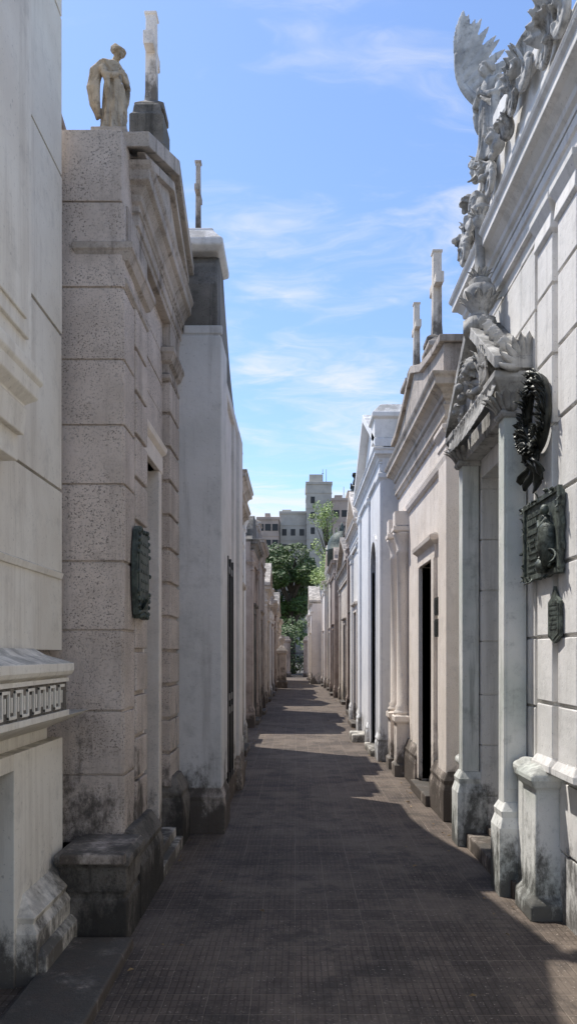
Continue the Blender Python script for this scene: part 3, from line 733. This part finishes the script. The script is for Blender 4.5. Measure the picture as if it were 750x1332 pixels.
cross(1,1.55,8.5,5.02,1.02,.20,.10,mat='cream2'); cross(1,1.64,10.5,5.43,.95,.19,.085,mat='cream2')
for (yy,zz) in ((7.82,2.08),(7.82,1.86)):
    b=MB(); b.loft(1.42,1.46,yy-.09,yy+.09,[(0,zz-.09),(0,zz+.09)]); b.box(1.415,1.421,yy-.075,yy+.075,zz-.075,zz+.075)
    for k in range(5): b.box(1.411,1.416,yy-.06,yy+.05*R.random(),zz+.045-.025*k,zz+.055-.025*k)
    b.obj('bronze_plaque','bronze',None,loc=(1.42,yy,zz))

# R5 pale mausoleum with arched door
rt=root('pale_mausoleum',(2.7,13.3,0)); y0,y1=11.35,15.4; a=1.27
b=Side(s); d0,d1=12.0,12.9
b.bx(a,a+.3,y0,d0,0,4.5); b.bx(a,a+.3,d1,y1,0,4.5); b.bx(a+.3,4.2,y0+.001,y1,0,4.49)
arc=[(d0,4.5),(d0,2.95)]+[((d0+d1)/2-.45*math.cos(math.pi*i/12),2.95+.45*math.sin(math.pi*i/12)) for i in range(1,12)]+[(d1,2.95),(d1,4.5)]
b.pr(arc,a+.001,a+.3)
b.obj('walls','pale',rt)
b=Side(s)
for p,q in ((y0+.01,y0+.4),(13.2,13.5),(y1-.4,y1-.01)): b.bx(a-.035,a+.1,p,q,.4,4.2); b.lf(a-.03,a+.1,p,q,baseprof(0,.42,.04)); b.lf(a-.035,a+.1,p,q,[(0,4.15),(.03,4.2),(.03,4.26),(0,4.28)])
b.lf(a-.02,4.1,y0+.04,y1-.04,[(0,4.28),(.02,4.3),(.02,4.4)]+cornprof(4.41,.24,.12))
arc2=[(d0-.12,.1),(d0-.12,2.95)]+[((d0+d1)/2-.57*math.cos(math.pi*i/12),2.95+.57*math.sin(math.pi*i/12)) for i in range(1,12)]+[(d1+.12,2.95),(d1+.12,.1),(d1,.1),(d1,2.95)]+[((d0+d1)/2+.45*math.cos(math.pi*i/12),2.95+.45*math.sin(math.pi*i/12)) for i in range(1,12)]+[(d0,2.95),(d0,.1)]
b.pr(arc2,a-.03,a+.05)
b.pr([(y0,4.65),(13.37,5.6),(y1,4.65)],a+.02,4.1)
b.pr([(y0-.08,4.64),(13.37,5.62),(y1+.08,4.64),(y1+.08,4.76),(13.37,5.75),(y0-.08,4.76)],a-.12,4.15)
b.obj('mouldings','pale',rt,bevel=.006)
b=Side(s); b.lf(a-.12,a+.4,y0-.05,y0+.45,[(0,4.77),(0,5.05),(.04,5.08),(.04,5.14),(-.1,5.3)]); b.obj('corner_block','marble',rt,bevel=.01)
door(s,a+.2,d0,d1,.1,3.4,rt)
b=Side(s); b.bx(a-.12,a+.2,d0-.1,d1+.1,0,.10); b.obj('door_step','white',rt,bevel=.012)

tomb(1,15.7,18.3,1.28,4.3,'marble','cream','ped',crossy=False,fin='urn',dmat='bronze')
tomb(1,18.5,21.6,1.42,4.9,'brown','black','flat',crossy=.9,dmat='bronze')
tomb(1,21.8,27.0,1.50,4.2,'cream2','trim','ped',crossy=False,fin='urn')
tomb(1,27.6,31.4,1.38,4.9,'brown','brown','arc',crossy=.9)
tomb(1,31.6,35.3,1.42,5.2,'cream2','cream','ped',crossy=.8,fin='urn')
tomb(1,35.5,39.6,1.30,4.9,'cream','cream','flat',crossy=.8)
tomb(1,40.0,44.5,.78,4.2,'cream','cream2','ped',crossy=False)
tomb(1,44.7,50.0,.74,3.8,'cream2','cream','arc',crossy=.7)
b=MB(); b.lathe(1.75,29.5,[(.55,4.95),(.55,5.5),(.62,5.55),(.55,5.6),(.52,5.85),(.4,6.1),(.2,6.25),(.08,6.3),(.06,6.5),(.01,6.65)],20,10,.03)
b.obj('bronze_cupola','verdigris',None)
rs=root('robed_statue',(1.5,19.2,4.9)); b=MB(); figure(b,(1.48,18.9,5.1),.95,(-1,-.3),bow=.1); b.obj('body','bronze',rs,remesh=.014)
b=MB(); b.loft(1.36,1.6,18.78,19.02,[(.04,4.95),(.04,5.02),(0,5.04),(0,5.08),(.03,5.11)]); b.obj('pedestal','trim',rs)
b=MB(); b.loft(1.0,1.3,13.8,14.5,[(0,0),(0,.13),(-.015,.145)]); b.obj('stone_slab','white',None,bevel=.01)

# ------------------------------------------------------------------ end of alley
rt=root('cemetery_gate',(.0,52,0))
b=MB() 
for x in (-.62,.72): b.loft(x-.22,x+.22,51.8,52.2,[(.05,0),(.05,.3),(0,.35),(0,2.3),(.06,2.4),(.06,2.5),(0,2.55),(-.1,2.75)])
b.obj('gate_posts','brown',rt,bevel=.02)
b=MB()
for i in range(14):
    x=-.38+.86*i/13; b.tube([(x,52,.05),(x,52,1.75+.25*math.sin(i/13*math.pi))],.014,6)
for z in (.2,1.0,1.6): b.box(-.4,.5,51.98,52.02,z,z+.05)
b.obj('gate_leaves','iron',rt)
b=MB(); b.box(-16,-.84,51.85,52.15,0,2.0); b.obj('brick_wall','brown',None); b=MB(); b.box(.94,16,51.85,52.15,0,2.0); b.obj('brick_wall','brown',None)

# ------------------------------------------------------------------ trees
def foliage(b,clumps,n,size):
    for k in range(n):
        c,r=clumps[R.randrange(len(clumps))]
        while True:
            d=Vector((R.uniform(-1,1),R.uniform(-1,1),R.uniform(-1,1)))
            if d.length<1: break
        d=d.normalized()*(d.length**.5)
        p=Vector(c)+Vector((d.x*r[0],d.y*r[1],d.z*r[2]))*(1+.25*noise.noise(d*2.5+Vector(c)))
        u=Vector((R.gauss(0,1),R.gauss(0,1),R.gauss(0,.7))).normalized(); v=u.orthogonal().normalized(); sz=size*R.uniform(.6,1.5)
        b.add([p-u*sz,p-v*sz*.5,p+u*sz,p+v*sz*.5],[(0,1,2,3)])
def tree(name,x,y,h,clumps,n,size,mat,tr=.2):
    rt=root(name,(x,y,0)); b=MB()
    b.tube([(x,y,0),(x+.1,y,h*.25),(x-.05,y,h*.5),(x,y,h*.8)],[tr*1.3,tr,tr*.8,tr*.3],10)
    for c,r in clumps:
        z0=max(h*.25,min(h*.7,c[2]-abs(c[0]-x)-1)); b.tube([(x,y,z0),((x+c[0])/2,(y+c[1])/2,(z0+c[2])/2+.2),c],[tr*.5,tr*.3,tr*.08],6)
    b.obj('trunk','bark',rt); b=MB(); foliage(b,clumps,n,size); b.obj('crown',mat,rt)
cl=[((R.uniform(-2.6,1.3),R.uniform(58.5,62.5),R.uniform(4.2,9.2)),(R.uniform(.7,1.3),1.1,R.uniform(.5,.95))) for i in range(26)]
cl+=[((-1.6,60,9.4),(1.1,1,.8)),((.0,60,9.5),(1.1,1,.7)),((.8,60,8.4),(.8,1,.8)),((-2.4,60,8.4),(.8,1,.8))]
tree('evergreen_tree',-.4,60,9,cl,20000,.11,'leafD',.28)
cl=[((2.1+R.uniform(-.9,.9),55+R.uniform(-.8,.8),R.uniform(8.6,12.4)),(.38,.4,.42)) for i in range(18)]
tree('slender_tree',2.3,55,11.5,cl,2000,.07,'leafL',.10)
cl=[((R.uniform(-3.5,3.5),R.uniform(53.6,56),R.uniform(.4,3.6)),(R.uniform(.6,1.1),.8,.7)) for i in range(36)]
b=MB(); foliage(b,cl,10000,.10); b.obj('hedge','leafD',None)
cl=[((1.35+R.uniform(-.4,.6),36+R.uniform(-1,1),5.4+R.uniform(-.5,1.0)),(.4,.5,.4)) for i in range(9)]
b=MB(); foliage(b,cl,1800,.05); b.obj('shrub','leafL',None)
cl=[((R.uniform(-60,60),R.uniform(80,100),R.uniform(2,8)),(3,3,2.5)) for i in range(50)]
b=MB(); foliage(b,cl,12000,.4); b.obj('distant_trees','leafD',None)

# ------------------------------------------------------------------ city
def block(x0,x1,y0,y1,h,mat,name='apartment_building',top=None,nx=3,fl=3.0,wx=1.1):
    rt=root(name,((x0+x1)/2,y0,0)); b=MB(); b.box(x0,x1,y0,y1,0,h); b.loft(x0,x1,y0,y1,[(.15,h),(.15,h+.5),(0,h+.55)])
    if top:
        for (p,q,hh) in top: b.box(p,q,y0+2,y1-2,h+.5,h+hh)
    z=fl
    while z<h-1: b.box(x0-.08,x1+.08,y0-.08,y1+.08,z-.12,z); z+=fl
    b.obj('tower_walls',mat,rt)
    b=MB(); z=fl
    while z<h-2.2:
        for i in range(nx):
            xc=x0+(x1-x0)*(i+.5)/nx
            if R.random()<.9: b.box(xc-wx/2,xc+wx/2,y0-.04,y0+.1,z+.9,z+2.2)
        for i in range(4):
            yc=y0+(y1-y0)*(i+.5)/4
            for xx in (x0,x1): b.box(xx-.04,xx+.04,yc-.6,yc+.6,z+.9,z+2.2)
        z+=fl
    b.obj('windows','glass',rt)
    return rt
block(2.0,6.9,150,160,34.6,'bldA',top=[(2.6,5.2,2.4)],nx=2,wx=.8)
block(-3.2,1.96,152,163,29.2,'bldA',nx=3,wx=.9,top=[(-2.8,-1.0,1.2)])
block(6.95,11.6,148,160,31.0,'bldB',nx=3,top=[(7.5,9,1.5),(10,11,2.4)])
block(-7.4,-3.3,146,158,27.0,'bldB',nx=3,top=[(-6,-5,1.6)])
block(-22,-8,150,162,25,'bldA',nx=6); block(12,28,152,166,27,'bldA',nx=7)
b=MB()
for x in (5.3,6.0,9.5): b.tube([(x,154,31),(x,154,38.5 if x<8 else 35)],.05,6)
b.box(5.1,5.5,154,154.05,37.6,37.7); b.obj('rooftop_antenna','iron',None)

# ------------------------------------------------------------------ light & sky
sd=Vector((-.42,.32,1)).normalized()
el=math.asin(sd.z)
w=bpy.data.worlds.new('World'); scene.world=w; w.use_nodes=True; t=NT(w.node_tree)
bg=w.node_tree.nodes['Background']
sky=t.n('ShaderNodeTexSky',sky_type='NISHITA'); sky.sun_disc=False; sky.sun_elevation=el; sky.sun_rotation=math.atan2(sd.x,sd.y)%(2*math.pi)
sky.air_density=1.0; sky.dust_density=.4; sky.ozone_density=1.5
tc=t.n('ShaderNodeTexCoord'); sp=t.n('ShaderNodeSeparateXYZ'); t.l(tc.outputs['Generated'],sp.inputs[0])
dz=t.math('ADD',t.math('MAXIMUM',sp.outputs[2],0),.20)
cb=t.n('ShaderNodeCombineXYZ'); t.l(t.math('DIVIDE',sp.outputs[0],dz),cb.inputs[0]); t.l(t.math('DIVIDE',sp.outputs[1],dz),cb.inputs[1])
mp=t.n('ShaderNodeMapping'); mp.inputs['Rotation'].default_value=(0,0,math.radians(-34)); mp.inputs['Scale'].default_value=(1.1,2.6,1); t.l(cb.outputs[0],mp.inputs[0])
wn=t.n('ShaderNodeTexNoise'); wn.inputs['Scale'].default_value=1.4; wn.inputs['Detail'].default_value=4; t.l(mp.outputs[0],wn.inputs['Vector'])
va=t.n('ShaderNodeVectorMath',operation='MULTIPLY_ADD'); t.l(wn.outputs[1],va.inputs[0]); va.inputs[1].default_value=(.9,.9,0); t.l(mp.outputs[0],va.inputs[2])
n1=t.noise(va.outputs[0],2.3,9,.60); n2=t.noise(va.outputs[0],.8,4,.5,(1,1,1),(5,2,0))
lowb=t.mr(sp.outputs[2],.0,.5,.10,0)
cl=t.mr(t.math('ADD',t.math('ADD',t.math('MULTIPLY',n1,.8),t.math('MULTIPLY',n2,.40)),lowb),.56,.86)
skc=t.mix(1.0,sky.outputs[0],(1.32,1.42,1.60),'MULTIPLY')
colr=t.mix(t.math('MULTIPLY',cl,.85),skc,(6.6,6.6,6.6))
t.l(colr,bg.inputs[0]); bg.inputs[1].default_value=.148
ld=bpy.data.lights.new('Sun','SUN'); ld.energy=5.0; ld.angle=math.radians(.53); ld.color=(1,.96,.90)
lo=bpy.data.objects.new('sun',ld); C.objects.link(lo); lo.rotation_euler=(-sd).to_track_quat('-Z','Y').to_euler(); lo.location=(-8,6,20)

# ------------------------------------------------------------------ camera
cd=bpy.data.cameras.new('Camera'); co=bpy.data.objects.new('camera',cd); C.objects.link(co); scene.camera=co
co.location=(0,0,1.6); co.rotation_euler=(math.radians(90),0,0)
cd.sensor_fit='VERTICAL'; cd.sensor_height=36; cd.lens=36*1000/1332; cd.shift_y=184/1332; cd.shift_x=-10/1332
cd.clip_end=3000; cd.clip_start=.05
scene.view_settings.view_transform='Standard'; scene.view_settings.look='None'; scene.view_settings.exposure=0
